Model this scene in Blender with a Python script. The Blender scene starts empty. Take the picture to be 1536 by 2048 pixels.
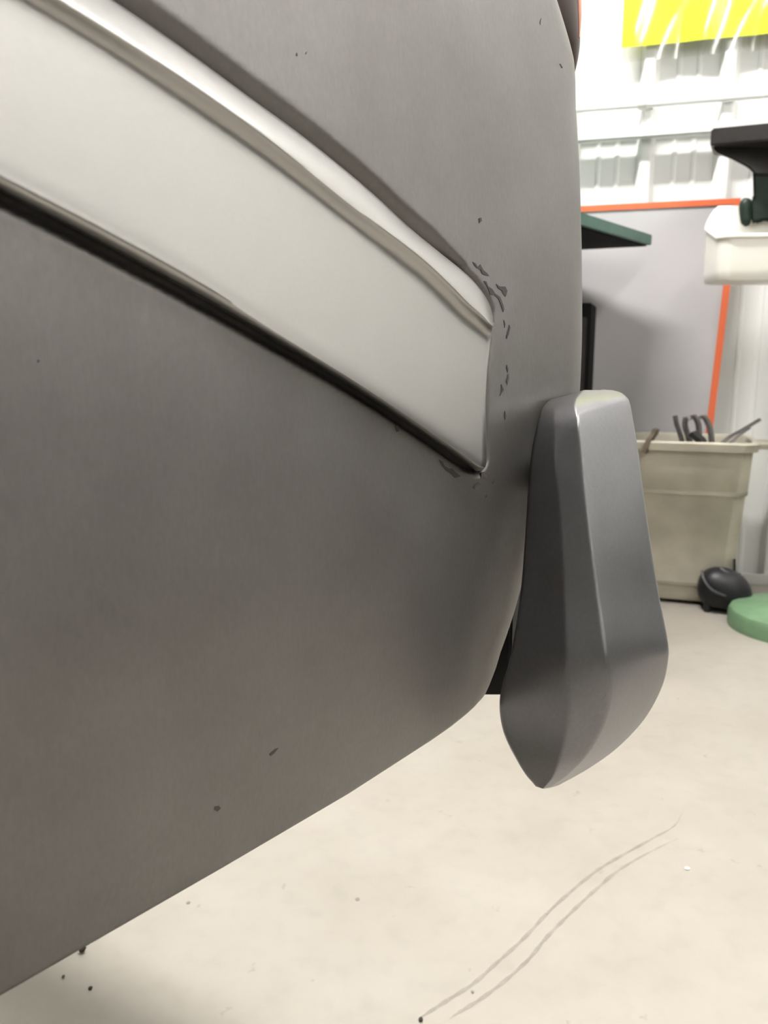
import bpy, bmesh, math, random
import numpy as np
from mathutils import Vector, Matrix
from mathutils.bvhtree import BVHTree

random.seed(7)
rng = np.random.default_rng(7)
SC = bpy.context.scene
COL = SC.collection

# ------------------------------------------------------------------ camera
FPX = 1700.0                       # focal length in pixels of the 1536 x 2048 frame
CAM = np.array([0.0, 0.0, 0.80])
PITCH = math.radians(11.1)
cd = bpy.data.cameras.new('camera')
cd.sensor_fit = 'VERTICAL'
cd.sensor_height = 24.0
cd.lens = 24.0 * FPX / 2048.0
cd.clip_start = 0.01
cd.dof.use_dof = True
cd.dof.focus_distance = 0.56
cd.dof.aperture_fstop = 9.0
cam = bpy.data.objects.new('camera', cd)
COL.objects.link(cam)
cam.location = CAM
cam.rotation_euler = (math.pi / 2 - PITCH, 0, 0)
SC.camera = cam

# ------------------------------------------------------------------ world, exposure
wd = bpy.data.worlds.new('world')
SC.world = wd
wd.use_nodes = True
wd.node_tree.nodes['Background'].inputs[0].default_value = (0.9, 0.95, 1.0, 1)
wd.node_tree.nodes['Background'].inputs[1].default_value = 0.05
SC.view_settings.view_transform = 'Standard'
SC.view_settings.look = 'None'
SC.view_settings.gamma = 1.0
SC.view_settings.use_curve_mapping = False
SC.view_settings.exposure = 0.0
SC.cycles.max_bounces = 8
SC.cycles.diffuse_bounces = 4
SC.cycles.glossy_bounces = 4
SC.cycles.caustics_reflective = False
SC.cycles.caustics_refractive = False
LAMP_WALL = 800.0      # tube strip close to the white wall
LAMP_CAR = 26.0       # tube strip along the right wall
LAMP_REAR = 54.0      # tube strip over the floor beside the guard
WARM = (1.0, 0.975, 0.94)

# ------------------------------------------------------------------ helpers
FWD = np.array([0, math.cos(PITCH), -math.sin(PITCH)])
UPV = np.array([0, math.sin(PITCH), math.cos(PITCH)])
RGT = np.array([1.0, 0, 0])


def ray(px, py):
    return FWD + (px - 768.0) / FPX * RGT - (py - 1024.0) / FPX * UPV


def at(px, py, depth):
    return CAM + ray(px, py) * depth


def on_floor(px, py, z=0.0):
    r = ray(px, py)
    return CAM + r * ((z - CAM[2]) / r[2])


def project(P):
    Q = np.asarray(P) - CAM
    z = Q @ FWD
    return np.stack([768 + FPX * (Q @ RGT) / z, 1024 - FPX * (Q @ UPV) / z], -1)


def unit(v):
    v = np.asarray(v, float)
    return v / np.linalg.norm(v)


def mesh_obj(name, verts, faces, mat=None, parent=None, smooth=False, sharp=None):
    me = bpy.data.meshes.new(name)
    me.from_pydata([tuple(map(float, v)) for v in verts], [], [tuple(map(int, f)) for f in faces])
    me.validate()
    me.update()
    bm = bmesh.new(); bm.from_mesh(me)
    bmesh.ops.recalc_face_normals(bm, faces=bm.faces)
    bm.to_mesh(me); bm.free()
    if smooth:
        me.polygons.foreach_set('use_smooth', [True] * len(me.polygons))
        if sharp:
            me.set_sharp_from_angle(angle=math.radians(sharp))
    o = bpy.data.objects.new(name, me)
    COL.objects.link(o)
    if mat:
        me.materials.append(mat)
    if parent:
        set_parent(o, parent)
    return o


def set_parent(o, p):
    # vertices are given in world space; only a thing's Empty carries a location
    o.parent = p
    o.matrix_parent_inverse = Matrix.Translation(-p.location)


def tag(o, label=None, cat=None, group=None, kind=None):
    if label: o['label'] = label
    if cat: o['category'] = cat
    if group: o['group'] = group
    if kind: o['kind'] = kind
    return o


def thing(name, loc, label, cat, group=None):
    o = bpy.data.objects.new(name, None)
    o.empty_display_size = 0.05
    COL.objects.link(o)
    o.location = tuple(map(float, loc))
    return tag(o, label, cat, group)


def grid_faces(nr, nc, closed=False):
    f = []
    for i in range(nr - 1):
        for j in range(nc if closed else nc - 1):
            k = (j + 1) % nc
            f.append((i * nc + j, i * nc + k, (i + 1) * nc + k, (i + 1) * nc + j))
    return f


def box(name, o, ax, ay, az, mat, parent=None, bevel=0.0):
    """box from corner o along the vectors ax, ay, az, with bevelled edges"""
    o, ax, ay, az = [np.asarray(v, float) for v in (o, ax, ay, az)]
    vs = [o, o + ax, o + ax + ay, o + ay, o + az, o + ax + az, o + ax + ay + az, o + ay + az]
    fs = [(0, 3, 2, 1), (4, 5, 6, 7), (0, 1, 5, 4), (1, 2, 6, 5), (2, 3, 7, 6), (3, 0, 4, 7)]
    ob = mesh_obj(name, vs, fs, mat, parent)
    if bevel:
        bm = bmesh.new(); bm.from_mesh(ob.data)
        bmesh.ops.bevel(bm, geom=bm.edges[:], offset=bevel, segments=2, affect='EDGES')
        bm.to_mesh(ob.data); bm.free()
    return ob


def tube_data(path, radius, n=12, cap=True):
    path = [np.asarray(p, float) for p in path]
    m = len(path)
    rad = radius if hasattr(radius, '__len__') else [radius] * m
    vs, fs = [], []
    prev = None
    for i, p in enumerate(path):
        t = unit(path[min(i + 1, m - 1)] - path[max(i - 1, 0)])
        if prev is None:
            a = np.array([0, 0, 1.0]) if abs(t[2]) < 0.9 else np.array([1.0, 0, 0])
            u = unit(np.cross(t, a))
        else:
            u = unit(prev - t * (prev @ t))
        prev = u
        v = np.cross(t, u)
        for k in range(n):
            an = 2 * math.pi * k / n
            vs.append(p + rad[i] * (math.cos(an) * u + math.sin(an) * v))
    fs = grid_faces(m, n, True)
    if cap:
        fs.append(tuple(range(n)))
        fs.append(tuple((m - 1) * n + k for k in range(n))[::-1])
    return vs, fs


def tube(name, path, radius, mat, parent=None, n=12):
    vs, fs = tube_data(path, radius, n)
    return mesh_obj(name, vs, fs, mat, parent, True, 50)


def catmull(pts, k=8):
    P = np.asarray(pts, float)
    P = np.vstack([2 * P[0] - P[1], P, 2 * P[-1] - P[-2]])
    out = []
    for i in range(1, len(P) - 2):
        p0, p1, p2, p3 = P[i - 1], P[i], P[i + 1], P[i + 2]
        for t in np.linspace(0, 1, k, endpoint=False):
            out.append(0.5 * ((2 * p1) + (p2 - p0) * t + (2 * p0 - 5 * p1 + 4 * p2 - p3) * t * t + (3 * p1 - p0 - 3 * p2 + p3) * t ** 3))
    out.append(P[-2])
    return np.array(out)


def resample(pts, n):
    P = np.asarray(pts, float)
    L = np.concatenate([[0], np.cumsum(np.linalg.norm(np.diff(P, axis=0), axis=1))])
    t = np.linspace(0, L[-1], n)
    return np.stack([np.interp(t, L, P[:, k]) for k in range(P.shape[1])], -1)


def sstep(a, b, x):
    t = np.clip((x - a) / (b - a), 0, 1)
    return t * t * (3 - 2 * t)


# ------------------------------------------------------------------ materials
def new_mat(name):
    m = bpy.data.materials.new(name)
    m.use_nodes = True
    nt = m.node_tree
    return m, nt, nt.nodes['Principled BSDF']


def plain(name, rgb, rough=0.5, metal=0.0, var=0.0, scale=20.0, bump=0.0, bscale=200.0, spec=0.5):
    m, nt, b = new_mat(name)
    b.inputs['Roughness'].default_value = rough
    b.inputs['Metallic'].default_value = metal
    b.inputs['Specular IOR Level'].default_value = spec
    b.inputs['Base Color'].default_value = (*rgb, 1)
    tc = nt.nodes.new('ShaderNodeTexCoord')
    if var:
        nz = nt.nodes.new('ShaderNodeTexNoise')
        nz.inputs['Scale'].default_value = scale
        nz.inputs['Detail'].default_value = 6
        nt.links.new(tc.outputs['Object'], nz.inputs['Vector'])
        rp = nt.nodes.new('ShaderNodeValToRGB')
        rp.color_ramp.elements[0].position = 0.3
        rp.color_ramp.elements[1].position = 0.7
        rp.color_ramp.elements[0].color = (*[c * (1 - var) for c in rgb], 1)
        rp.color_ramp.elements[1].color = (*[min(1, c * (1 + var)) for c in rgb], 1)
        nt.links.new(nz.outputs['Fac'], rp.inputs['Fac'])
        nt.links.new(rp.outputs['Color'], b.inputs['Base Color'])
    if bump:
        n2 = nt.nodes.new('ShaderNodeTexNoise')
        n2.inputs['Scale'].default_value = bscale
        n2.inputs['Detail'].default_value = 4
        nt.links.new(tc.outputs['Object'], n2.inputs['Vector'])
        bp = nt.nodes.new('ShaderNodeBump')
        bp.inputs['Strength'].default_value = bump
        bp.inputs['Distance'].default_value = 0.001
        nt.links.new(n2.outputs['Fac'], bp.inputs['Height'])
        nt.links.new(bp.outputs['Normal'], b.inputs['Normal'])
    return m


def sanded_metal(name, rgb, rough, metal, var, grain_dir=None, grain=0.25, blotch=9.0, warm=(1, 1, 1), cgrain=0.10):
    """hand-sanded sheet metal: blotchy tone, fine stretched grain, slightly uneven gloss"""
    m, nt, b = new_mat(name)
    b.inputs['Metallic'].default_value = metal
    N, L = nt.nodes, nt.links
    tc = N.new('ShaderNodeTexCoord')
    n1 = N.new('ShaderNodeTexNoise'); n1.inputs['Scale'].default_value = blotch; n1.inputs['Detail'].default_value = 5
    n1.inputs['Roughness'].default_value = 0.55
    L.new(tc.outputs['Object'], n1.inputs['Vector'])
    mp = N.new('ShaderNodeMapping')
    if grain_dir is not None:
        mp.inputs['Rotation'].default_value = grain_dir[0]
        mp.inputs['Scale'].default_value = grain_dir[1]
    L.new(tc.outputs['Object'], mp.inputs['Vector'])
    n2 = N.new('ShaderNodeTexNoise'); n2.inputs['Scale'].default_value = 420; n2.inputs['Detail'].default_value = 5
    n2.inputs['Roughness'].default_value = 0.6
    L.new(mp.outputs['Vector'], n2.inputs['Vector'])
    rp = N.new('ShaderNodeValToRGB')
    rp.color_ramp.elements[0].position = 0.28
    rp.color_ramp.elements[1].position = 0.72
    rp.color_ramp.elements[0].color = (*[c * (1 - var) * w for c, w in zip(rgb, warm)], 1)
    rp.color_ramp.elements[1].color = (*[c * (1 + var) for c in rgb], 1)
    L.new(n1.outputs['Fac'], rp.inputs['Fac'])
    r2 = N.new('ShaderNodeValToRGB')
    r2.color_ramp.elements[0].position = 0.3
    r2.color_ramp.elements[1].position = 0.7
    lo = 1 - cgrain
    r2.color_ramp.elements[0].color = (lo, lo, lo, 1)
    r2.color_ramp.elements[1].color = (1, 1, 1, 1)
    L.new(n2.outputs['Fac'], r2.inputs['Fac'])
    mx = N.new('ShaderNodeMix'); mx.data_type = 'RGBA'; mx.blend_type = 'MULTIPLY'
    mx.inputs['Factor'].default_value = 1
    L.new(rp.outputs['Color'], mx.inputs['A'])
    L.new(r2.outputs['Color'], mx.inputs['B'])
    L.new(mx.outputs['Result'], b.inputs['Base Color'])
    mr = N.new('ShaderNodeMapRange')
    mr.inputs['To Min'].default_value = rough - 0.05
    mr.inputs['To Max'].default_value = rough + 0.07
    L.new(n1.outputs['Fac'], mr.inputs['Value'])
    L.new(mr.outputs['Result'], b.inputs['Roughness'])
    bp = N.new('ShaderNodeBump')
    bp.inputs['Strength'].default_value = grain
    bp.inputs['Distance'].default_value = 0.0004
    L.new(n2.outputs['Fac'], bp.inputs['Height'])
    L.new(bp.outputs['Normal'], b.inputs['Normal'])
    return m


def emitter(name, rgb, strength):
    m, nt, b = new_mat(name)
    b.inputs['Base Color'].default_value = (0.9, 0.9, 0.9, 1)
    b.inputs['Emission Color'].default_value = (*rgb, 1)
    b.inputs['Emission Strength'].default_value = strength
    return m


M = {}
M['body'] = sanded_metal('sanded_steel', (0.205, 0.198, 0.194), 0.44, 0.85, 0.13,
                         ((0, 0, math.radians(52)), (1.0, 1.0, 0.45)), 0.28, 9.0, (1.0, 0.985, 0.96))
M['trim'] = sanded_metal('satin_aluminium', (0.41, 0.404, 0.391), 0.30, 1.0, 0.035,
                         ((0, math.radians(-28), math.radians(52)), (0.12, 1.0, 1.0)), 0.06, 7.0, (1, 1, 1), 0.03)
M['guard'] = sanded_metal('sanded_casting', (0.25, 0.25, 0.265), 0.30, 0.9, 0.08,
                          ((0, 0, 0), (1, 1, 0.8)), 0.22, 14.0, (1, 0.99, 0.97), 0.10)
M['chip'] = plain('bare_chip', (0.055, 0.048, 0.044), 0.8)
M['black'] = plain('black_paint', (0.006, 0.006, 0.006), 0.7)
M['lens'] = plain('brown_gasket', (0.035, 0.017, 0.013), 0.4, 0.0, 0.3, 60, spec=0.3)
M['lens_highlight'] = plain('pink_highlight', (0.55, 0.26, 0.19), 0.3, 0.6)
M['wall'] = plain('white_wall_sheet', (0.80, 0.80, 0.785), 0.45, 0, 0.02, 3.0)
M['wall2'] = plain('white_wall_paint', (0.78, 0.78, 0.76), 0.6, 0, 0.02, 3.0)
M['added_dado'] = plain('added_dark_grey_dado', (0.07, 0.07, 0.07), 0.5, 0, 0.1, 4)
M['plaster'] = plain('grey_plaster', (0.14, 0.138, 0.13), 0.8, 0, 0.03, 2.0, 0.1, 60)
M['pipe'] = plain('white_pipe', (0.74, 0.74, 0.73), 0.4)
M['clamp'] = plain('grey_clamp', (0.6, 0.6, 0.58), 0.4)
M['orange'] = plain('orange_tape', (0.78, 0.17, 0.07), 0.5)
M['board'] = plain('grey_board', (0.52, 0.505, 0.52), 0.55, 0, 0.03, 5)
M['green'] = plain('green_enamel', (0.05, 0.13, 0.10), 0.45, 0, 0.12, 30)
M['dgreen'] = plain('dark_green_enamel', (0.008, 0.018, 0.012), 0.5, 0, 0.2, 30, spec=0.25)
M['lgreen'] = plain('light_green_enamel', (0.12, 0.21, 0.115), 0.5, 0, 0.1, 30)
M['under'] = plain('black_underside', (0.006, 0.006, 0.006), 0.9, spec=0.1)
M['iron'] = plain('dark_iron', (0.022, 0.019, 0.018), 0.45, 0.2, 0.2, 40)
M['tub'] = plain('white_plastic', (0.86, 0.84, 0.78), 0.4)
M['bin'] = plain('beige_plastic', (0.44, 0.41, 0.33), 0.55, 0, 0.16, 9)
M['binline'] = plain('beige_plastic_rib', (0.32, 0.295, 0.23), 0.55, 0, 0.12, 9)
M['rubber'] = plain('black_plastic', (0.010, 0.010, 0.012), 0.45, 0, 0.2, 50, spec=0.35)
M['grey_plastic'] = plain('grey_plastic', (0.06, 0.06, 0.065), 0.4)
M['scrap'] = plain('scrap_metal', (0.13, 0.12, 0.115), 0.45, 0.7, 0.3, 60)
M['rust'] = plain('brown_scrap', (0.10, 0.075, 0.05), 0.6, 0.2, 0.3, 60)
M['yellow'] = plain('yellow_paper', (0.74, 0.80, 0.02), 0.5)
M['crumb'] = plain('dark_crumb', (0.03, 0.025, 0.02), 0.9)
M['wcrumb'] = plain('pale_crumb', (0.85, 0.83, 0.78), 0.6)
M['ceiling'] = plain('ceiling_white', (0.35, 0.35, 0.34), 0.85)
M['housing'] = plain('lamp_housing', (0.8, 0.8, 0.8), 0.4)
M['tube_wall'] = emitter('tube_glow_wall', WARM, LAMP_WALL)
M['tube_rear'] = emitter('tube_glow_rear', WARM, LAMP_REAR)
M['tube_car'] = emitter('tube_glow_car', WARM, LAMP_CAR)


def floor_material():
    m, nt, b = new_mat('concrete_floor')
    N, L = nt.nodes, nt.links
    tc = N.new('ShaderNodeTexCoord')
    n1 = N.new('ShaderNodeTexNoise'); n1.inputs['Scale'].default_value = 5; n1.inputs['Detail'].default_value = 8
    n2 = N.new('ShaderNodeTexNoise'); n2.inputs['Scale'].default_value = 26; n2.inputs['Detail'].default_value = 8
    for n in (n1, n2):
        L.new(tc.outputs['Object'], n.inputs['Vector'])
    rp = N.new('ShaderNodeValToRGB')
    rp.color_ramp.elements[0].position = 0.3
    rp.color_ramp.elements[1].position = 0.7
    rp.color_ramp.elements[0].color = (0.282, 0.256, 0.219, 1)
    rp.color_ramp.elements[1].color = (0.322, 0.297, 0.259, 1)
    L.new(n1.outputs['Fac'], rp.inputs['Fac'])
    r2 = N.new('ShaderNodeValToRGB')
    r2.color_ramp.elements[0].position = 0.25
    r2.color_ramp.elements[1].position = 0.5
    r2.color_ramp.elements[0].color = (0.93, 0.93, 0.925, 1)
    r2.color_ramp.elements[1].color = (1, 1, 1, 1)
    L.new(n2.outputs['Fac'], r2.inputs['Fac'])
    mx = N.new('ShaderNodeMix'); mx.data_type = 'RGBA'; mx.blend_type = 'MULTIPLY'
    mx.inputs['Factor'].default_value = 1
    L.new(rp.outputs['Color'], mx.inputs['A']); L.new(r2.outputs['Color'], mx.inputs['B'])
    # sparse small specks of dirt
    vo = N.new('ShaderNodeTexVoronoi'); vo.inputs['Scale'].default_value = 16
    n3 = N.new('ShaderNodeTexNoise'); n3.inputs['Scale'].default_value = 60
    L.new(tc.outputs['Object'], n3.inputs['Vector'])
    ad = N.new('ShaderNodeMix'); ad.data_type = 'VECTOR'; ad.inputs['Factor'].default_value = 0.04
    L.new(tc.outputs['Object'], ad.inputs['A']); L.new(n3.outputs['Color'], ad.inputs['B'])
    L.new(ad.outputs['Result'], vo.inputs['Vector'])
    r3 = N.new('ShaderNodeValToRGB')
    r3.color_ramp.elements[0].position = 0.035
    r3.color_ramp.elements[1].position = 0.10
    r3.color_ramp.elements[0].color = (0.62, 0.60, 0.57, 1)
    r3.color_ramp.elements[1].color = (1, 1, 1, 1)
    L.new(vo.outputs['Distance'], r3.inputs['Fac'])
    m2 = N.new('ShaderNodeMix'); m2.data_type = 'RGBA'; m2.blend_type = 'MULTIPLY'
    m2.inputs['Factor'].default_value = 0.5
    L.new(mx.outputs['Result'], m2.inputs['A']); L.new(r3.outputs['Color'], m2.inputs['B'])
    L.new(m2.outputs['Result'], b.inputs['Base Color'])
    b.inputs['Roughness'].default_value = 0.55
    bp = N.new('ShaderNodeBump'); bp.inputs['Strength'].default_value = 0.15; bp.inputs['Distance'].default_value = 0.002
    L.new(n2.outputs['Fac'], bp.inputs['Height']); L.new(bp.outputs['Normal'], b.inputs['Normal'])
    return m


def mark_material():
    m, nt, b = new_mat('rubber_scuff')
    N, L = nt.nodes, nt.links
    b.inputs['Base Color'].default_value = (0.30, 0.27, 0.225, 1)
    b.inputs['Roughness'].default_value = 0.7
    tc = N.new('ShaderNodeTexCoord')
    n = N.new('ShaderNodeTexNoise'); n.inputs['Scale'].default_value = 45; n.inputs['Detail'].default_value = 6
    L.new(tc.outputs['Object'], n.inputs['Vector'])
    mr = N.new('ShaderNodeMapRange')
    mr.inputs['From Min'].default_value = 0.3; mr.inputs['From Max'].default_value = 0.7
    mr.inputs['To Min'].default_value = 0.25; mr.inputs['To Max'].default_value = 0.6
    L.new(n.outputs['Fac'], mr.inputs['Value']); L.new(mr.outputs['Result'], b.inputs['Alpha'])
    return m


def sleeve_material():
    m, nt, b = new_mat('clear_plastic')
    b.inputs['Base Color'].default_value = (0.85, 0.83, 0.80, 1)
    b.inputs['Roughness'].default_value = 0.12
    tr = nt.nodes.new('ShaderNodeBsdfTransparent'); gl = nt.nodes.new('ShaderNodeBsdfGlossy')
    gl.inputs['Roughness'].default_value = 0.14
    mx = nt.nodes.new('ShaderNodeMixShader'); mx.inputs['Fac'].default_value = 0.06
    nt.links.new(tr.outputs[0], mx.inputs[1]); nt.links.new(gl.outputs[0], mx.inputs[2])
    nt.links.new(mx.outputs[0], nt.nodes['Material Output'].inputs['Surface'])
    return m


M['floor'] = floor_material()
M['mark'] = mark_material()
M['sleeve'] = sleeve_material()

# ------------------------------------------------------------------ room
W = unit([-math.sin(math.radians(72.6)), math.cos(math.radians(72.6)), 0])     # along the back wall, to the left
WN = unit(np.cross(W, [0, 0, 1]))                                             # towards the room
if WN @ (CAM - on_floor(1500, 1162)) < 0:
    WN = -WN
WP = on_floor(1500, 1162)
WP[2] = 0
CEIL = 4.8
XR, XL, DEP = 1.9, 3.6, 6.2     # room extents from WP: right, left, depth


def rp_(a, b, z):
    """room coordinates: a along the wall to the left, b out of the wall, z up"""
    return WP + W * a + WN * b + np.array([0, 0, z])


def wall_uv(px, py, off):
    """pixel on the plane that lies off in front of the back wall -> (a, z)"""
    r = ray(px, py)
    t = (off - WN @ (CAM - WP)) / (WN @ r)
    p = CAM + r * t
    return (p - WP) @ W, p[2], p


def slab(name, c, mat, kind='structure'):
    o = mesh_obj(name, c, [(0, 1, 2, 3), (7, 6, 5, 4), (0, 4, 5, 1), (1, 5, 6, 2), (2, 6, 7, 3), (3, 7, 4, 0)], mat)
    o['kind'] = kind
    return o


fl = slab('floor', [rp_(-XR, -0.1, 0), rp_(XL, -0.1, 0), rp_(XL, DEP, 0), rp_(-XR, DEP, 0)] +
          [rp_(-XR, -0.1, -0.1), rp_(XL, -0.1, -0.1), rp_(XL, DEP, -0.1), rp_(-XR, DEP, -0.1)], M['floor'])
slab('ceiling', [rp_(-XR, -0.1, CEIL), rp_(XL, -0.1, CEIL), rp_(XL, DEP, CEIL), rp_(-XR, DEP, CEIL)] +
     [rp_(-XR, -0.1, CEIL + .1), rp_(XL, -0.1, CEIL + .1), rp_(XL, DEP, CEIL + .1), rp_(-XR, DEP, CEIL + .1)], M['ceiling'])
slab('wall_right', [rp_(-XR, -0.1, 0), rp_(-XR, DEP, 0), rp_(-XR, DEP, CEIL), rp_(-XR, -0.1, CEIL)] +
     [rp_(-XR - .1, -0.1, 0), rp_(-XR - .1, DEP, 0), rp_(-XR - .1, DEP, CEIL), rp_(-XR - .1, -0.1, CEIL)], M['wall2'])
dd_ = box('added_dado_1', rp_(-XR + .001, .06, 0), W * .012, WN * (DEP - .07), [0, 0, .80], M['added_dado'], None, .002)  # unseen dark band, added so the car's lower side mirrors something dark
dd_['kind'] = 'structure'
slab('wall_left', [rp_(XL, -0.1, 0), rp_(XL, DEP, 0), rp_(XL, DEP, CEIL), rp_(XL, -0.1, CEIL)] +
     [rp_(XL + .1, -0.1, 0), rp_(XL + .1, DEP, 0), rp_(XL + .1, DEP, CEIL), rp_(XL + .1, -0.1, CEIL)], M['plaster'])
slab('wall_front', [rp_(-XR, DEP, 0), rp_(XL, DEP, 0), rp_(XL, DEP, CEIL), rp_(-XR, DEP, CEIL)] +
     [rp_(-XR, DEP + .1, 0), rp_(XL, DEP + .1, 0), rp_(XL, DEP + .1, CEIL), rp_(-XR, DEP + .1, CEIL)], M['plaster'])

# ribbed sheet wall at the back
RIB_D = 0.032
rib_a0 = wall_uv(1293, 262, RIB_D)[0]
rib_pitch = rib_a0 - wall_uv(1452, 250, RIB_D)[0]
prof = []
k0 = int((-XR - rib_a0) / rib_pitch) - 1
k1 = int((XL - rib_a0) / rib_pitch) + 1
for k in range(k0, k1 + 1):
    c = rib_a0 + k * rib_pitch
    for da, db in ((-.030, 0), (-.016, RIB_D), (-.010, RIB_D + .002), (.010, RIB_D + .002), (.016, RIB_D), (.030, 0)):
        prof.append((c + da, db))
    for s in (1 / 3, 2 / 3):
        c2 = c + .030 + (rib_pitch - .060) * s
        for da, db in ((-.009, 0), (-.004, .003), (.004, .003), (.009, 0)):
            prof.append((c2 + da, db))
prof = [(min(max(a, -XR), XL), b) for a, b in prof]
vs = []
for z in (0.0, CEIL):
    vs += [rp_(a, b, z) for a, b in prof]
n = len(prof)
vs += [rp_(-XR, -0.1, 0), rp_(XL, -0.1, 0), rp_(-XR, -0.1, CEIL), rp_(XL, -0.1, CEIL)]
fs = grid_faces(2, n) + [(2 * n, 2 * n + 1, 2 * n + 3, 2 * n + 2)]
wb = mesh_obj('wall_back', vs, fs, M['wall'])
wb['kind'] = 'structure'
# floor channel at the foot of the sheet wall
bb = box('baseboard_back', rp_(-XR, RIB_D + .001, 0), W * (XR + XL), WN * 0.012, [0, 0, 0.035], M['clamp'], None, 0.002)
bb['kind'] = 'structure'


# ------------------------------------------------------------------ ceiling lamps
def lamp(centre, direction, length, mat, label):
    d = unit(direction); s = unit(np.cross(d, [0, 0, 1]))
    c = np.asarray(centre, float)
    t = thing('ceiling_lamp', c, label, 'lamp', 'strip lamps under the ceiling')
    prof = [(-.09, .07), (.09, .07), (.11, .0), (-.11, .0)]
    vs = [c + d * e * length / 2 + s * x + np.array([0, 0, z]) for e in (-1, 1) for x, z in prof]
    mesh_obj('housing', vs, [(0, 1, 2, 3), (7, 6, 5, 4), (0, 4, 5, 1), (1, 5, 6, 2), (2, 6, 7, 3), (3, 7, 4, 0)], M['housing'], t)
    for x in (-.05, .05):
        tube('tube', [c + d * e * (length / 2 - .03) + s * x - np.array([0, 0, .018]) for e in (-1, 1)], .016, mat, t, 10)
    for e in (-1, 1):
        tube('hanger', [c + d * e * length * .4 + np.array([0, 0, .07]), c + d * e * length * .4 + np.array([0, 0, CEIL - c[2]])], .006, M['housing'], t, 6)
    return t


lamp(rp_(1.35, 1.45, 4.4), W, 2.0, M['tube_wall'], 'strip lamp hung over the wall with the yellow sheet')
D_CAR = unit([math.sin(math.radians(38)), math.cos(math.radians(38)), 0])
N_CAR = unit([math.cos(math.radians(38)), -math.sin(math.radians(38)), 0])
lamp(rp_(-1.15, 1.7, 3.0), WN, 2.4, M['tube_car'], 'strip lamp hung beside the car over the open floor')
lamp(np.array([0.62, 0.0, 2.75]), D_CAR, 2.4, M['tube_rear'], 'strip lamp hung over the floor beside the bumper guard')

# ------------------------------------------------------------------ car body
DIST, RAD = 0.30, 0.10
d2, n2 = D_CAR[:2], N_CAR[:2]
HB = None
rb = ray(450, 1712)                       # a point on the lower edge of the panel


def o_prof(h):
    """inward lean of the side: rolls under at the sill, leans in towards the top"""
    h = np.asarray(h, float)
    low = np.clip((HBV + 0.16 - h) / 0.16, 0, 1.2)
    return 0.014 * low ** 2.5 + 0.30 * np.clip(h - 0.76, 0, 1) ** 2


# height of the sill: intersection of the pixel ray with the (inset) side plane
HBV = 0.5
for _ in range(6):
    t = (-(DIST + float(o_prof(HBV)))) / (rb[:2] @ n2)
    HBV = CAM[2] + rb[2] * t
SIL = [(1060, -160), (1092, -60), (1112, 0), (1128, 50), (1140, 90), (1148, 122), (1150.5, 150), (1152, 220), (1158, 320), (1162, 440), (1164, 560), (1164, 680),
       (1160, 780), (1140, 860), (1115, 940), (1090, 1010), (1068, 1080), (1050, 1140), (1032, 1210), (1014, 1265), (1003, 1295), (994, 1325), (981, 1358), (962, 1396), (936, 1422)]
tab = []
for px, py in SIL:
    r = ray(px, py)
    tau = math.radians(38) - math.atan2(r[0], r[1])
    h = 0.8
    for _ in range(8):
        oo = float(o_prof(h))
        s = ((DIST + RAD) * math.cos(tau) - RAD + oo) / math.sin(tau)
        p = -(DIST + RAD) * n2 + s * d2 + (RAD - oo) * (n2 * math.cos(tau) + d2 * math.sin(tau))
        h = CAM[2] + r[2] * np.linalg.norm(p) / np.linalg.norm(r[:2])
    tab.append((h, s))
tab = sorted(tab)
TH, TS = np.array([a for a, b in tab]), np.array([b for a, b in tab])


def s_corner(h):
    return np.interp(h, TH, TS)


def body_pt(s, h):
    """s: run along the side, continuing round the corner; returns points and outward normals"""
    s, h = np.broadcast_arrays(np.asarray(s, float), np.asarray(h, float))
    sc = s_corner(h)
    a = np.clip((s - sc) / RAD, 0, math.radians(96))
    extra = np.maximum(s - sc - RAD * math.radians(96), 0)
    flat = np.minimum(s, sc)
    nx = n2[0] * np.cos(a) + d2[0] * np.sin(a)
    ny = n2[1] * np.cos(a) + d2[1] * np.sin(a)
    tx = d2[0] * np.cos(a) - n2[0] * np.sin(a)
    ty = d2[1] * np.cos(a) - n2[1] * np.sin(a)
    r = RAD - o_prof(h)
    x = -(DIST + RAD) * n2[0] + flat * d2[0] + r * nx + extra * tx
    y = -(DIST + RAD) * n2[1] + flat * d2[1] + r * ny + extra * ty
    return np.stack([x, y, h], -1), np.stack([nx, ny, np.zeros_like(nx)], -1)


svals = np.concatenate([np.linspace(-0.75, -0.12, 40, endpoint=False), np.arange(-0.12, 0.84, 0.0022), np.linspace(0.84, 1.6, 30)])
hvals = np.concatenate([HBV + np.linspace(0, 0.02, 10, endpoint=False), np.arange(HBV + 0.02, 1.09, 0.0022), np.linspace(1.09, 1.22, 14)])
S, H = np.meshgrid(svals, hvals)
P, NRM = body_pt(S, H)
# the lower edge sags a little towards the rear corner before it rounds up
SAG = np.interp(S, [0, .144, .266, .367, .455, .479, .50, .52, .56], [0, .001, .0058, .0088, .0078, .0068, .0046, .0014, 0])
P[..., 2] -= SAG * (1 - sstep(0, .09, H - HBV))
nr, nc = S.shape
coarse = BVHTree.FromPolygons([tuple(p) for p in P[::3, ::3].reshape(-1, 3)], grid_faces(len(range(0, nr, 3)), len(range(0, nc, 3))))


def hit_body(px, py):
    r = unit(ray(px, py))
    loc, nor, i, dd = coarse.ray_cast(Vector(CAM), Vector(r))
    if loc is None:
        return None
    nor = np.array(nor)
    if nor @ r > 0: nor = -nor
    return np.array(loc), nor, r


def body_off(px, py, off):
    """point seen at the pixel that stands 'off' metres proud of the side"""
    loc, nor, r = hit_body(px, py)
    return loc - r * (off / max(0.25, -(r @ nor)))


def line(pts, n=140):
    return resample(catmull(pts, 10), n)


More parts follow.
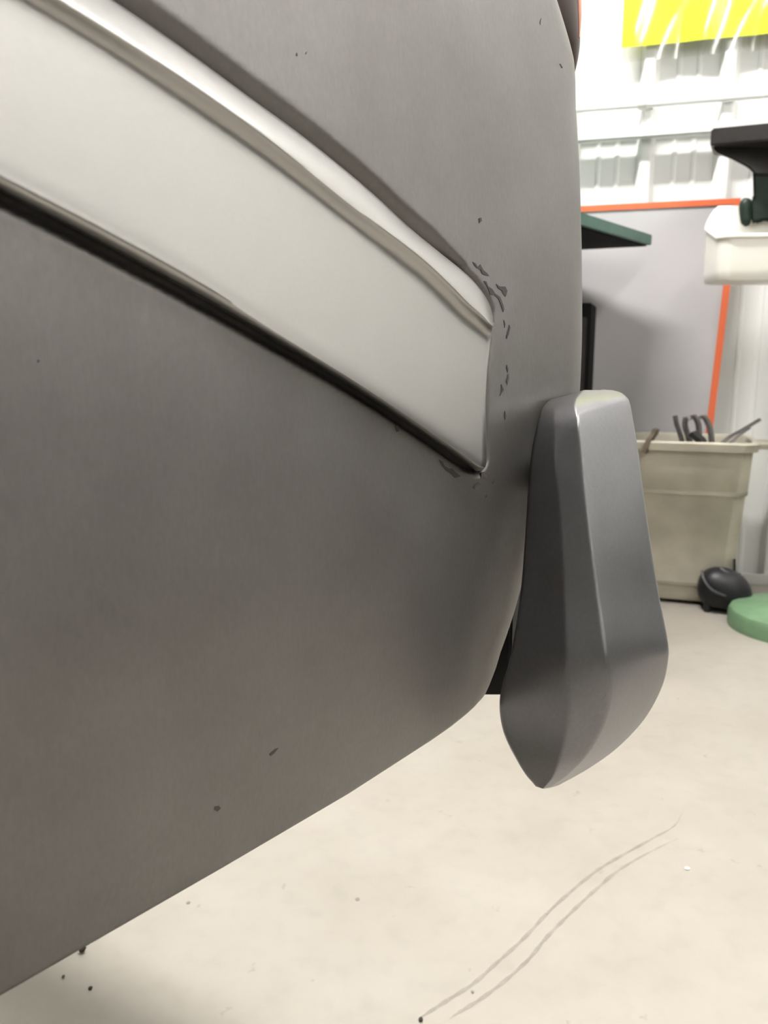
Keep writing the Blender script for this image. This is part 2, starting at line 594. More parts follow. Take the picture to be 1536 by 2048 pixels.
# lines of the trim, from left (outside the frame) to its rear end
NL = 150
L_top = line([(-330, -345), (-150, -236), (60, -107), (225, 0), (358, 91), (500, 195), (600, 268), (700, 348), (760, 400), (817, 453), (876, 502), (934, 549), (962, 580), (979, 608), (986, 634), (986, 645)], NL)
L_rdg = line([(-330, -255), (-150, -156), (0, -72), (120, 0), (325, 130), (500, 251), (600, 328), (700, 409), (780, 468), (846, 519), (900, 570), (934, 605), (965, 632), (985, 652)], NL)
L_val = line([(-330, -170), (-150, -82), (26, 12), (195, 110), (358, 221), (500, 318), (600, 388), (700, 462), (780, 526), (846, 578), (900, 628), (934, 656), (979, 689)], NL)
L_low = line([(-330, 175), (-150, 268), (0, 346), (200, 450), (400, 562), (550, 660), (700, 754), (800, 820), (882, 876), (934, 912), (958, 929), (969, 934)], NL)
L_bot = line([(-330, 225), (-150, 318), (0, 394), (200, 497), (400, 606), (550, 690), (700, 777), (800, 842), (880, 897), (935, 936), (949, 946), (959, 945)], NL)
end_edge = line([(979, 689), (976, 715), (973, 745), (970.5, 790), (970, 830), (971, 870), (972, 905), (972, 922), (969, 934)], 60)

# recess of the side behind the trim: distance to the trim outline in (s, h)
def to_sh(px, py):
    loc, nor, r = hit_body(px, py)
    return np.array([(loc[:2] + DIST * n2) @ d2, loc[2]])


poly = [to_sh(*p) for p in L_top[::3]] + [to_sh(*p) for p in end_edge[::4]] + [to_sh(*p) for p in L_bot[::-3]]
poly = np.array(poly)
ntop = len(L_top[::3])
Q = np.stack([S, H], -1).reshape(-1, 2)
near = (Q[:, 0] > poly[:, 0].min() - .03) & (Q[:, 0] < poly[:, 0].max() + .03) & (Q[:, 1] > poly[:, 1].min() - .03) & (Q[:, 1] < poly[:, 1].max() + .03)
idx = np.nonzero(near)[0]
q = Q[idx]
inside = np.zeros(len(q), bool)
dist_top = np.full(len(q), 9.0)
dist_rest = np.full(len(q), 9.0)
for i in range(len(poly)):
    a, b = poly[i], poly[(i + 1) % len(poly)]
    c = ((a[1] > q[:, 1]) != (b[1] > q[:, 1])) & (q[:, 0] < (b[0] - a[0]) * (q[:, 1] - a[1]) / (b[1] - a[1] + 1e-12) + a[0])
    inside ^= c
    ab = b - a
    t = np.clip(((q - a) @ ab) / (ab @ ab + 1e-12), 0, 1)
    dd = np.linalg.norm(q - (a + t[:, None] * ab), axis=1)
    if i < ntop - 4: dist_top = np.minimum(dist_top, dd)
    else: dist_rest = np.minimum(dist_rest, dd)
wgr = 0.0100 + 0.003 * np.clip((0.25 - q[:, 0]) / .3, 0, 1)
wgr *= np.clip((poly[:, 0].max() + .004 - q[:, 0]) / .07, .22, 1)
rec_top = 0.0075 * (1 - np.clip(dist_top / wgr, 0, 1)) ** 0.9
rec_rest = 0.0065 * (1 - sstep(0.0, 0.0032, dist_rest))
rec = np.maximum(rec_top, rec_rest)
rec[inside] = np.maximum(0.0065, rec[inside])
Pf = P.reshape(-1, 3).copy()
Pf[idx] -= NRM.reshape(-1, 3)[idx] * rec[:, None]
# return flange under the sill and a roof edge so that the shell has thickness
P3 = Pf.reshape(nr, nc, 3)
inner = []
for dn, dz in ((0.004, -0.002), (0.014, 0.0), (0.03, 0.012)):
    inner.append(P3[0] - NRM[0] * dn + np.array([0, 0, dz]))
top_in = []
for dn, dz in ((0.05, 0.035), (0.14, 0.06), (0.30, 0.075)):
    top_in.append(P3[-1] - NRM[-1] * dn + np.array([0, 0, dz]))
rows = inner[::-1] + [P3[i] for i in range(nr)] + top_in
V = np.concatenate(rows)

car = thing('car', (float(P3[0, 60, 0]), float(P3[0, 60, 1]), float(HBV)), 'bare sanded grey metal car body corner with pale side trim and bumper guard', 'car')
panel = mesh_obj('body_panel', V, grid_faces(len(rows), nc), M['body'], car, True)
panel['label'] = 'sanded bare grey steel side panel'

# ---- trim
prof_w = []      # (line a, line b, fraction, height)
rows_px, rows_off = [], []


def add_row(px, off):
    rows_px.append(px); rows_off.append(off)


def mix(a, b, t):
    return a * (1 - t) + b * t


UU = np.linspace(0, 1, NL)
AMP = .0010 + .0068 * np.clip((UU - .25) / .75, 0, 1) ** 1.6      # the face twists slightly upwards towards the rear
add_row(L_top, -0.002)
for t, o in ((0.0, .0015), (.10, .0030), (.3, .0060), (.5, .0083), (.7, .0101), (.86, .0112), (.95, .0116), (1.0, .0116)):
    add_row(mix(L_top, L_rdg, t), o)
for t, o in ((.06, .0112), (.2, .0098), (.4, .0078), (.6, .0065), (.8, .0058), (1.0, .0056)):
    add_row(mix(L_rdg, L_val, t), o)
for k, t in enumerate(np.linspace(0.04, 1.0, 26)):
    row = mix(L_val, L_low, t).copy()
    # pull the end of every row onto the concave rear edge
    e = resample(end_edge, 200)[int(round(t * 199))]
    w = sstep(0.55, 1.0, np.linspace(0, 1, NL)) ** 2
    row += (e - row[-1]) * w[:, None]
    add_row(row, .0056 + AMP * t ** 1.5 - .0003 * sstep(.93, 1, t))
for t, o in ((.12, .97), (.28, .89), (.42, .75), (.56, .55), (.68, .25), (.74, -.1)):
    add_row(mix(L_low, L_bot, t), o * (.0056 + AMP))
add_row(mix(L_low, L_bot, .74), -0.004)
tv = []
for px, off in zip(rows_px, rows_off):
    off_a = np.broadcast_to(off, NL)
    off = float(off_a[-1])
    for i, (x, y) in enumerate(px):
        tv.append(body_off(x, y, float(off_a[i])))
    # rounded rear edge and side wall
    x, y = px[-1]
    tv.append(body_off(x + 1.2, y, off * 0.75))
    tv.append(body_off(x + 1.8, y, min(off * 0.3, .002)))
    tv.append(body_off(x + 1.8, y, -0.003))
trim = mesh_obj('side_trim', tv, grid_faces(len(rows_px), NL + 3), M['trim'], car, True, 38)
trim['label'] = 'pale satin aluminium side trim spear'

# ---- chips in the surface around the trim end (traced as small jagged flakes)
CHIPS = [
    [(945, 524), (951, 527), (955, 535), (960, 529), (966, 540), (973, 546), (978, 552), (971, 551), (964, 548), (960, 538), (953, 536), (949, 531)],
    [(967, 562), (972, 563), (976, 573), (984, 578), (990, 587), (1000, 594), (1006, 610), (1008, 619), (1006, 624), (1001, 609), (996, 597), (988, 590), (980, 590), (976, 578)],
    [(992, 568), (999, 573), (1010, 573), (1014, 582), (1011, 593), (1006, 588), (1003, 581), (996, 577)],
    [(1018, 650), (1020, 655), (1017, 668), (1013, 678), (1012, 672), (1016, 660)],
    [(1007, 640), (1010, 648), (1009, 656)],
    [(1013, 730), (1016, 738), (1015, 745), (1012, 736)],
    [(1016, 748), (1017, 756), (1014, 770), (1012, 762)],
    [(1002, 769), (1005, 775), (1007, 780), (1004, 784), (999, 792), (1002, 781)],
    [(1009, 822), (1012, 832), (1010, 840), (1008, 832)],
    [(877, 919), (884, 922), (889, 932), (897, 937), (904, 937), (910, 944), (918, 950), (921, 952), (910, 956), (902, 948), (892, 941), (884, 932)],
    [(962, 946), (968, 943), (976, 951), (971, 958), (961, 955)],
    [(948, 970), (956, 964), (960, 968), (953, 973), (950, 978), (945, 975)],
    [(984, 962), (989, 959), (988, 966), (985, 968)],
    [(971, 990), (974, 986), (973, 994), (969, 996)],
    [(789, 852), (794, 850), (798, 862), (793, 864)],
    [(957, 437), (962, 435), (963, 442), (958, 446)],
    [(593, 106), (595, 112), (592, 112)],
    [(611, 106), (614, 103), (611, 109)],
    [(1079, 44), (1082, 36), (1080, 50)],
    [(1119, 128), (1121, 128), (1125, 136), (1123, 136)],
    [(429, 1613), (437, 1611), (441, 1616), (434, 1623), (429, 1620)],
    [(76, 720), (79, 722), (76, 725)],
    [(538, 1508), (550, 1498), (556, 1496), (548, 1506), (540, 1512)],
]
for c in CHIPS:
    top, bot = [], []
    for x, y in c:
        loc, nor, r = hit_body(x, y)
        # sit on the (possibly recessed) sheet
        top.append(loc + nor * 0.00035)
        bot.append(loc - nor * 0.0010)
    m_ = len(c)
    fs = [tuple(range(m_)), tuple(range(2 * m_ - 1, m_ - 1, -1))] + [(i, (i + 1) % m_, m_ + (i + 1) % m_, m_ + i) for i in range(m_)]
    ch = mesh_obj('surface_chip', top + bot, fs, M['chip'], panel)

# ---- bumper guard: rows of (A back edge, B left crease, C right crease, D far edge), pixels and depths
G = [
    # A                    B                     C                     D
    ((1128, 793, .648), (1142, 788, .648), (1168, 780, .655), (1228, 780.5, .665)),
    ((1100, 799, .630), (1120, 797, .622), (1155, 793, .618), (1246, 785, .650)),
    ((1083, 812, .618), (1110, 815, .603), (1150, 808, .596), (1259, 793, .640)),
    ((1073, 832, .610), (1107, 838, .590), (1154, 826, .581), (1266, 806, .634)),
    ((1064, 862, .604), (1107, 868, .581), (1158, 850, .572), (1272, 838, .629)),
    ((1054, 910, .599), (1109, 912, .574), (1163, 898, .566), (1281, 892, .625)),
    ((1047, 985, .595), (1115, 985, .568), (1170, 978, .560), (1292, 978, .620)),
    ((1040, 1090, .590), (1122, 1090, .562), (1182, 1085, .554), (1308, 1090, .616)),
    ((1030, 1200, .586), (1128, 1200, .557), (1196, 1192, .549), (1325, 1195, .612)),
    ((1012, 1310, .584), (1133, 1305, .552), (1211, 1296, .545), (1342, 1283, .609)),
    ((995, 1370, .585), (1136, 1365, .552), (1219, 1352, .546), (1342, 1322, .611)),
    ((989, 1415, .587), (1137, 1415, .554), (1220, 1402, .551), (1329, 1375, .617)),
    ((997, 1465, .590), (1131, 1470, .560), (1203, 1460, .561), (1294, 1438, .622)),
    ((1018, 1511, .594), (1118, 1519, .570), (1172, 1512, .574), (1240, 1495, .622)),
    ((1043, 1548, .597), (1105, 1554, .583), (1135, 1550, .588), (1180, 1537, .616)),
    ((1068, 1572, .600), (1086, 1577.5, .594), (1098, 1576, .597), (1120, 1570, .606)),
]
Gp = np.array(G, float)
Gp[:, :, 2] += np.interp(np.arange(len(Gp)), [0, 2, 5, 8, 15], [.008, .010, .020, .030, .032])[:, None]
fine = []
for c in range(4):
    fine.append(catmull(Gp[:, c, :], 7))
fine = np.stack(fine, 1)                            # rows, 4, (px, py, depth)
FRAC = [0.30, 0.10, 0.12, 0.22]                     # corner softness at A, B, C, D
gv = []
ncol = None
for i_, row in enumerate(fine):
    pts = [at(*p) for p in row]
    tt = i_ / (len(fine) - 1)
    shrink = 0.35 + 0.65 * min(1, tt / .12) * min(1, (1 - tt) / .12)
    back = 0.022 * shrink
    away = np.array([d2[0], d2[1], 0.0])
    A0 = pts[0] + away * back * .9 + np.array([.012, 0, 0]) * shrink
    D0 = pts[3] + (np.array([-.5, .85, 0])) * 0.035 * shrink
    ctrl = [A0] + pts + [D0]
    out = [ctrl[0]]
    for j in range(1, 5):
        f = FRAC[j - 1]
        a, b, c = ctrl[j - 1], ctrl[j], ctrl[j + 1]
        la, lc = np.linalg.norm(a - b), np.linalg.norm(c - b)
        r = f * min(la, lc, .07)
        p0 = b + unit(a - b) * r if la > 1e-6 else b
        p2 = b + unit(c - b) * r if lc > 1e-6 else b
        m_ = 7
        prev = out[-1]
        for t in (0.2, 0.4, 0.6, 0.8):
            out.append(prev + (p0 - prev) * t)
        for t in np.linspace(0, 1, m_):
            out.append((1 - t) ** 2 * p0 + 2 * t * (1 - t) * b + t * t * p2)
    out.append(ctrl[-1])
    ncol = len(out)
    gv += out
nrow = len(fine)
fs = grid_faces(nrow, ncol, True)
fs.append(tuple(range(ncol)))
fs.append(tuple((nrow - 1) * ncol + k for k in range(ncol))[::-1])
guard = mesh_obj('bumper_guard', gv, fs, M['guard'], car, True, 60)
guard['label'] = 'sanded grey metal bumper guard standing off the corner'
# black mounting bracket between the guard and the body
b0 = at(962, 1391, .700); b1 = at(1020, 1391, .700)
zt = at(1030, 1050, .700)[2]
bk = box('mounting_bracket', [b0[0], b0[1], b0[2]], [b1[0] - b0[0], b1[1] - b0[1], 0], np.array([.02, .05, 0]), [0, 0, zt - b0[2]], M['black'], guard, .002)
bk['label'] = 'black mounting bracket'
tb = [at(1135, 960, .635), at(1135, 960, .70)]
tube('mounting_bolt', tb, .010, M['black'], guard, 8)

# ---- tail lamp housing just round the corner, under the upper edge
TL = [((1150, -170), .052), ((1152, -80), .050), ((1153, 0), .046), ((1156, 50), .041), ((1157.3, 90), .034), ((1155, 118), .024), ((1151, 140), .012), ((1148, 150), .004)]
tl_depth = .725
pts, rads = [], []
for (x, y), r in TL:
    p = at(x, y, tl_depth)
    pts.append(p + np.array([-r, 0, 0])); rads.append(r)
fin = catmull([[*p, r] for p, r in zip(pts, rads)], 5)
tv, tf = [], []
seg = 28
for row in fin:
    c, r = row[:3], row[3]
    for k in range(seg):
        an = 2 * math.pi * k / seg
        tv.append(c + np.array([r * math.cos(an), 1.25 * r * math.sin(an), 0]))
tf = grid_faces(len(fin), seg, True) + [tuple(range(seg)), tuple((len(fin) - 1) * seg + k for k in range(seg))[::-1]]
tl = mesh_obj('tail_lamp', tv, tf, M['lens'], car, True)
tl['label'] = 'dark brown tail lamp rim at the rear edge'
# pinkish highlight on its outer edge, put in as a pale coloured band
tube('highlight_band', [at(x + 1.0, y, tl_depth - .02) for x, y in ((1150.5, -170), (1152, -80), (1152.5, 0), (1154.5, 30), (1156, 55), (1156.5, 75))], [.004, .004, .004, .0032, .002, .0008], M['lens_highlight'], tl, 8)

# ------------------------------------------------------------------ things on the back wall
def wall_line(px0, px1, off):
    a0, z0, p0 = wall_uv(*px0, off)
    a1, z1, p1 = wall_uv(*px1, off)
    return a0, a1, (z0 + z1) / 2


a0, a1, zc = wall_line((1165, 221), (1520, 190), RIB_D + .012)
t = thing('electrical_conduit', rp_((a0 + a1) / 2, RIB_D + .012, zc), 'thin white conduit pipe running along the ribbed wall below the yellow sheet', 'pipe')
tube('pipe', [rp_(-1.4, RIB_D + .012, zc), rp_(2.2, RIB_D + .012, zc)], .0095, M['pipe'], t, 14)
for k in (0, 3, -3, 6):
    ac = rib_a0 + k * rib_pitch
    tube('clamp', [rp_(ac - .006 + .01, RIB_D + .012, zc), rp_(ac + .03, RIB_D + .012, zc)], .0155, M['clamp'], t, 14)
a0, a1, zc2 = wall_line((1165, 273), (1400, 259), RIB_D + .02)
t = thing('cable_trunking', rp_((a0 + a1) / 2, RIB_D + .02, zc2), 'flat white cable trunking running along the wall under the thin conduit', 'trunking')
hh = .5 * (282 - 262) * 2.75 / FPX * 1.0
box('channel', rp_(-1.4, RIB_D + .003, zc2 - hh), W * 3.6, WN * .028, [0, 0, 2 * hh], M['pipe'], t, .003)
box('lid', rp_(-1.4, RIB_D + .0315, zc2 - hh * .86), W * 3.6, WN * .004, [0, 0, 1.72 * hh], M['pipe'], t, .0015)

# yellow sheet in a clear sleeve, hanging on the ribs
aL, zL, _ = wall_uv(1243, 96, RIB_D + .02)
aR = aL - .58
zb = wall_uv(1390, 81, RIB_D + .02)[1]
t = thing('hanging_sheet', rp_((aL + aR) / 2, RIB_D + .02, zb), 'bright yellow sheet in a clear plastic sleeve hanging high on the white wall', 'poster')


def sheet(name, a_l, a_r, z0, z1, off, mat, amp, th):
    na, nz = 40, 24
    front, backs = [], []
    for i in range(nz):
        for j in range(na):
            a = a_l + (a_r - a_l) * j / (na - 1)
            z = z0 + (z1 - z0) * i / (nz - 1)
            w = amp * (math.sin(a * 31 + 1.3 * math.sin(z * 9)) + .6 * math.sin(a * 57 + z * 17)) * (1.0 - .5 * i / nz)
            front.append(rp_(a, off + w, z)); backs.append(rp_(a, off + w - th, z))
    nn = na * nz
    f = grid_faces(nz, na)
    f += [tuple(k + nn for k in q_) for q_ in f]
    rim = list(range(na)) + [i * na + na - 1 for i in range(1, nz)] + [(nz - 1) * na + j for j in range(na - 2, -1, -1)] + [i * na for i in range(nz - 2, 0, -1)]
    for i in range(len(rim)):
        u, v = rim[i], rim[(i + 1) % len(rim)]
        f.append((u, v, v + nn, u + nn))
    return mesh_obj(name, front + backs, f, mat, t, True, 60)


sheet('yellow_paper', aL, aR, zb, zb + .42, RIB_D + .018, M['yellow'], .0022, .0008)
sheet('plastic_sleeve', aL - .012, aR - .01, zb - .048, zb + .45, RIB_D + .032, M['sleeve'], .0045, .0006)

# grey board with an orange taped edge
BO = .065
_, _, c_tr = wall_uv(1482, 396, BO)
_, _, c_br = wall_uv(1424, 872, BO)
_, _, c_tl = wall_uv(1165, 412, BO)
ex = unit(c_tl - c_tr)
c_tl = c_tr + ex * 1.15
ez = c_br - c_tr
c_br = c_tr + ez * 1.30
c_bl = c_br + ex * 1.15
t = thing('notice_board', (c_br + c_bl) / 2, 'grey board edged with an orange strip, mounted on the white wall behind the bin', 'board')
ez1 = unit(ez)
th = WN * .012
box('panel', c_br - th, c_bl - c_br, th, c_tr - c_br, M['board'], t, .001)
wd_ = .0185
up = -ez1
nn_ = WN * .003
box('edge_strip', c_tr - up * wd_ * 1.0 + WN * .0005, ex * 1.15, nn_, up * wd_, M['orange'], t)
box('edge_strip', c_br + WN * .0005 + ex * 0.0, ex * (wd_ * 1.15), nn_, (c_tr - c_br) - up * wd_, M['orange'], t)
box('edge_strip', c_bl + WN * .0005 - ex * (wd_ * 1.15), ex * (wd_ * 1.15), nn_, (c_tr - c_br) - up * wd_, M['orange'], t)

# ------------------------------------------------------------------ green steel table whose corner shows past the car
_, _, cr = wall_uv(1303, 493, .175)
cz = (cr - CAM) @ FWD
z_un = cr[2]
thk = (492.5 - 470) * cz / FPX
lf = at(1165, 454, 1.0)
rl = ray(1165, 454)
lfp = CAM + rl * ((z_un - CAM[2]) / rl[2])
e1 = lfp - cr; e1[2] = 0
e1 = unit(e1)
e2 = unit(np.array([-.88, .47, 0]))
LN, DP = 1.0, .56
t = thing('steel_table', [*(cr + e1 * .5 + e2 * .4)[:2], 0], 'green steel table whose corner juts out past the car in front of the grey board', 'table')
box('table_top', cr + np.array([0, 0, .004]), e1 * LN, e2 * DP, [0, 0, thk - .004], M['green'], t, .002)
box('underside', cr + e1 * .012 + e2 * .012, e1 * (LN - .024), e2 * (DP - .024), [0, 0, .0045], M['under'], t)
for u, v in ((.52, .05), (.93, .05), (.46, .46), (.93, .46)):
    p = cr + e1 * u * LN + e2 * v
    box('leg', [p[0], p[1], 0], e1 * .05, e2 * .05, [0, 0, z_un], M['green'], t, .003)

# dark drawer cabinet under the table, mostly hidden by the car
_, dz, dp = wall_uv(1193, 612, .13)
t = thing('drawer_cabinet', [*(dp + W * .22 + WN * .11)[:2], 0], 'black drawer cabinet standing under the green steel table', 'cabinet')
box('body', [dp[0], dp[1], .04], W * .45, WN * .22, [0, 0, dz - .04], M['under'], t, .004)
for k in range(3):
    box('drawer', np.array([dp[0], dp[1], 0]) + W * .012 + WN * .221 + np.array([0, 0, .07 + k * (dz - .1) / 3]), W * .426, WN * .012, [0, 0, (dz - .1) / 3 - .012], M['iron'], t, .003)
for a_, b_ in ((.01, .01), (.40, .01), (.01, .17), (.40, .17)):
    box('foot', np.array([dp[0], dp[1], 0]) + W * a_ + WN * b_, W * .04, WN * .04, [0, 0, .04], M['under'], t)

# ------------------------------------------------------------------ pedestal machine at the right edge
pc = on_floor(1590, 1256); pc[2] = 0
t = thing('pedestal_machine', pc, 'green pedestal machine with a black table on top, at the right edge', 'machine')
R0 = np.linalg.norm(on_floor(1467, 1259)[:2] - pc[:2])


def lathe(name, c, prof, mat, parent, n=48):
    vs = []
    for r, z in prof:
        for k in range(n):
            an = 2 * math.pi * k / n
            vs.append([c[0] + r * math.cos(an), c[1] + r * math.sin(an), c[2] + z])
    f = grid_faces(len(prof), n, True) + [tuple(range(n)), tuple((len(prof) - 1) * n + k for k in range(n))[::-1]]
    return mesh_obj(name, vs, f, mat, parent, True, 40)


lathe('base', pc, [(R0, 0), (R0, .038), (R0 - .006, .05), (R0 - .02, .056), (.09, .066), (.06, .08), (.055, .11)], M['lgreen'], t)
mz = 2.39
tz0 = at(1422, 291, mz)[2]
tz1 = at(1420, 258, mz)[2]
lathe('column', pc, [(.05, .10), (.045, .14), (.045, tz0 - .32), (.06, tz0 - .28), (.06, tz0 - .02)], M['lgreen'], t, 32)
te2 = unit([math.sin(math.radians(24)), math.cos(math.radians(24)), 0]); te1 = unit([te2[1], -te2[0], 0])
tc_ = at(1420, 291, mz); tc_[2] = tz0
box('machine_table', [tc_[0], tc_[1], tz0], te1 * .42, te2 * .15, [0, 0, tz1 - tz0], M['iron'], t, .004)


def prism(name, pix, depth, thick, mat, parent, bevel=.004):
    fr = [at(x, y, depth) for x, y in pix]
    bk_ = [p + te2 * thick for p in fr]
    m_ = len(pix)
    f = [tuple(range(m_)), tuple(range(2 * m_ - 1, m_ - 1, -1))] + [(i, (i + 1) % m_, m_ + (i + 1) % m_, m_ + i) for i in range(m_)]
    o = mesh_obj(name, fr + bk_, f, mat, parent)
    bm = bmesh.new(); bm.from_mesh(o.data)
    bmesh.ops.bevel(bm, geom=bm.edges[:], offset=bevel, segments=2, affect='EDGES')
    bm.to_mesh(o.data); bm.free()
    return o


prism('gusset', [(1424, 289), (1500, 288), (1640, 280), (1640, 352), (1510, 348), (1496, 334), (1464, 317), (1430, 303)], mz + .02, .022, M['iron'], t)
prism('gusset', [(1440, 289), (1640, 286), (1640, 345), (1520, 335)], mz + .10, .025, M['iron'], t)
prism('head_casting', [(1505, 330), (1640, 325), (1640, 470), (1560, 446), (1536, 440), (1521, 441), (1510, 447), (1502, 440), (1500, 405), (1507, 395)], mz + .03, .06, M['dgreen'], t, .006)
tube('arm', [np.array([pc[0], pc[1], at(1600, 400, mz)[2]]), at(1600, 400, mz + .06)], .035, M['dgreen'], t, 16)
# clamping knob hanging on the left of the casting
kb = catmull([at(1497, 400, mz + .03), at(1491, 412, mz + .028), at(1491, 435, mz + .028), at(1494, 452, mz + .028)], 5)
tube('clamp_lever', kb, np.interp(np.linspace(0, 1, len(kb)), [0, .1, .3, .55, .85, 1], [.008, .016, .018, .016, .014, .006]), M['dgreen'], t, 16)

# ------------------------------------------------------------------ white cut-open tub hanging under the machine
fz0 = at(1430, 562, 2.32)[2]; fz1 = at(1440, 470, 2.32)[2]; fzb = at(1440, 412, 2.52)[2]
t0 = at(1436, 562, 2.32)
tw, td = .34, .19
ang = math.radians(-6)
tx = np.array([math.cos(ang), math.sin(ang), 0]); ty = np.array([-math.sin(ang), math.cos(ang), 0])


def rrect(w, dpt, r, n=8):
    pts = []
    for cx, cy, a0_ in ((w - r, dpt - r, 0), (r, dpt - r, 90), (r, r, 180), (w - r, r, 270)):
        for k in range(n + 1):
            an = math.radians(a0_ + 90 * k / n)
            pts.append((cx + r * math.cos(an), cy + r * math.sin(an)))
    return pts


def ring(inset, zf, grow=0.0):
    pts = rrect(tw - 2 * inset, td - 2 * inset, max(.012, .035 - inset))
    res = []
    for x, y in pts:
        x += inset; y += inset
        z = zf(x, y)
        res.append(np.array([t0[0], t0[1], 0]) + tx * x + ty * y + np.array([0, 0, z]))
    return res


def rim_z(x, y):
    k = float(sstep(.035, .15, y))
    e = max(0.0, 1 - min(x, tw - x) / .06)
    return fz1 + (fzb - fz1) * k * (1 - .55 * e * e)


rows = []
rows.append(ring(.020, lambda x, y: fz0))
rows.append(ring(.006, lambda x, y: fz0 + .003))
rows.append(ring(.002, lambda x, y: fz0 + .012))
rows.append(ring(.000, lambda x, y: fz0 + .03))
rows.append(ring(.000, lambda x, y: rim_z(x, y) - .012))
rows.append(ring(-.006, lambda x, y: rim_z(x, y) - .009))
rows.append(ring(-.007, lambda x, y: rim_z(x, y) - .004))
rows.append(ring(-.004, lambda x, y: rim_z(x, y)))
rows.append(ring(.008, lambda x, y: rim_z(x, y)))
rows.append(ring(.013, lambda x, y: rim_z(x, y) - .012))
rows.append(ring(.016, lambda x, y: fz0 + .03))
rows.append(ring(.025, lambda x, y: fz0 + .008))
m_ = len(rows[0])
vs = [p for r_ in rows for p in r_]
fs = grid_faces(len(rows), m_, True) + [tuple(range(m_)), tuple((len(rows) - 1) * m_ + k for k in range(m_))[::-1]]
tb_ = thing('plastic_tub', [t0[0] + .1, t0[1] + .05, fz0], 'white cut-open plastic tub hanging under the black machine table', 'tub')
mesh_obj('shell', vs, fs, M['tub'], tb_, True, 50)
tube('hanging_strap', [np.array([t0[0], t0[1], 0]) + tx * .2 + ty * (td - .02) + np.array([0, 0, fz1 + .02]), np.array([t0[0], t0[1], 0]) + tx * .2 + ty * (td + .01) + np.array([0, 0, tz0 - .02])], .006, M['iron'], tb_, 8)

# ------------------------------------------------------------------ beige bin with scrap
bx, by = -W, -WN            # right along the wall, back towards the wall
bc = on_floor(1344, 1203) + by * .11; bc[2] = 0
bc = bc + WN * max(0, .105 + .145 - (bc - WP) @ WN)
zrim = at(1400, 888, 2.50)[2]
t = thing('waste_bin', bc, 'dirty beige plastic bin full of scrap metal against the wall', 'bin')


def bring(w, dpt, r, z):
    return [bc + bx * (x - w / 2) + by * (y - dpt / 2) + np.array([0, 0, z]) for x, y in rrect(w, dpt, r, 8)]


def taper(z):
    k = z / zrim
    return .345 + .055 * k, .21 + .045 * k


def bl(z, g=0.0, r=.05):
    w, dpt = taper(z)
    return bring(w + 2 * g, dpt + 2 * g, r, z)


rows = [bl(.012, -.02), bl(.014, -.004), bl(.03), bl(zrim * .13), bl(zrim * .70), bl(zrim * .71, .004), bl(zrim - .028, .004), bl(zrim - .027, .016), bl(zrim - .004, .018), bl(zrim, .014),
        bl(zrim, -.002), bl(zrim - .01, -.006), bl(.10, -.006), bl(.03, -.02)]
m_ = len(rows[0])
vs = [p for r_ in rows for p in r_]
fs = grid_faces(len(rows), m_, True) + [tuple(range(m_)), tuple((len(rows) - 1) * m_ + k for k in range(m_))[::-1]]
mesh_obj('body', vs, fs, M['bin'], t, True, 40)
for zz, hgt in ((zrim * .685, .012), (zrim * .125, .010)):
    rws = [bl(zz, .001), bl(zz, .005), bl(zz + hgt, .005), bl(zz + hgt, .001)]
    mesh_obj('moulded_band', [p for r_ in rws for p in r_], grid_faces(4, m_, True), M['binline'], t, True, 40)
# skid feet and the side grip
for sx in (-1, 1):
    for sy in (-1, 1):
        box('foot', bc + bx * (sx * .13 - .02) + by * (sy * .07 - .02), bx * .04, by * .04, [0, 0, .013], M['rubber'], t)
wt, dt = taper(zrim)
box('grip', bc + bx * (wt / 2 + .012) - by * .075 + np.array([0, 0, zrim - .022]), bx * .055, by * .15, [0, 0, .016], M['bin'], t, .004)
# rough fill below the rim
fv = []
for i in range(10):
    for j in range(10):
        x = (i / 9 - .5) * (wt - .03); y = (j / 9 - .5) * (dt - .03)
        fv.append(bc + bx * x + by * y + np.array([0, 0, zrim - .07 + random.uniform(-.02, .02)]))
fill = mesh_obj('swarf_heap', fv, grid_faces(10, 10), M['scrap'], None)
tag(fill, 'heap of small grey scrap lying inside the beige bin', 'scrap', kind='stuff')


def ribbon(pix, dep, width, label, mat, th=.0025, dd=0.0):
    P_ = catmull([at(x, y, dep + dd * i) for i, (x, y) in enumerate(pix)], 6)
    m_ = len(P_)
    vs = []
    sd = unit([.55, .83, 0])
    for i, p in enumerate(P_):
        tg = unit(P_[min(i + 1, m_ - 1)] - P_[max(i - 1, 0)])
        nn2 = unit(np.cross(tg, sd))
        for u, v in ((-1, -1), (1, -1), (1, 1), (-1, 1)):
            vs.append(p + sd * u * width * .9 + nn2 * v * th * 1.25)
    f = grid_faces(m_, 4, True) + [(0, 1, 2, 3), tuple((m_ - 1) * 4 + k for k in (3, 2, 1, 0))]
    o = mesh_obj('scrap_offcut', vs, f, mat, None, True, 40)
    tag(o, label, 'scrap', 'metal offcuts sticking out of the bin')


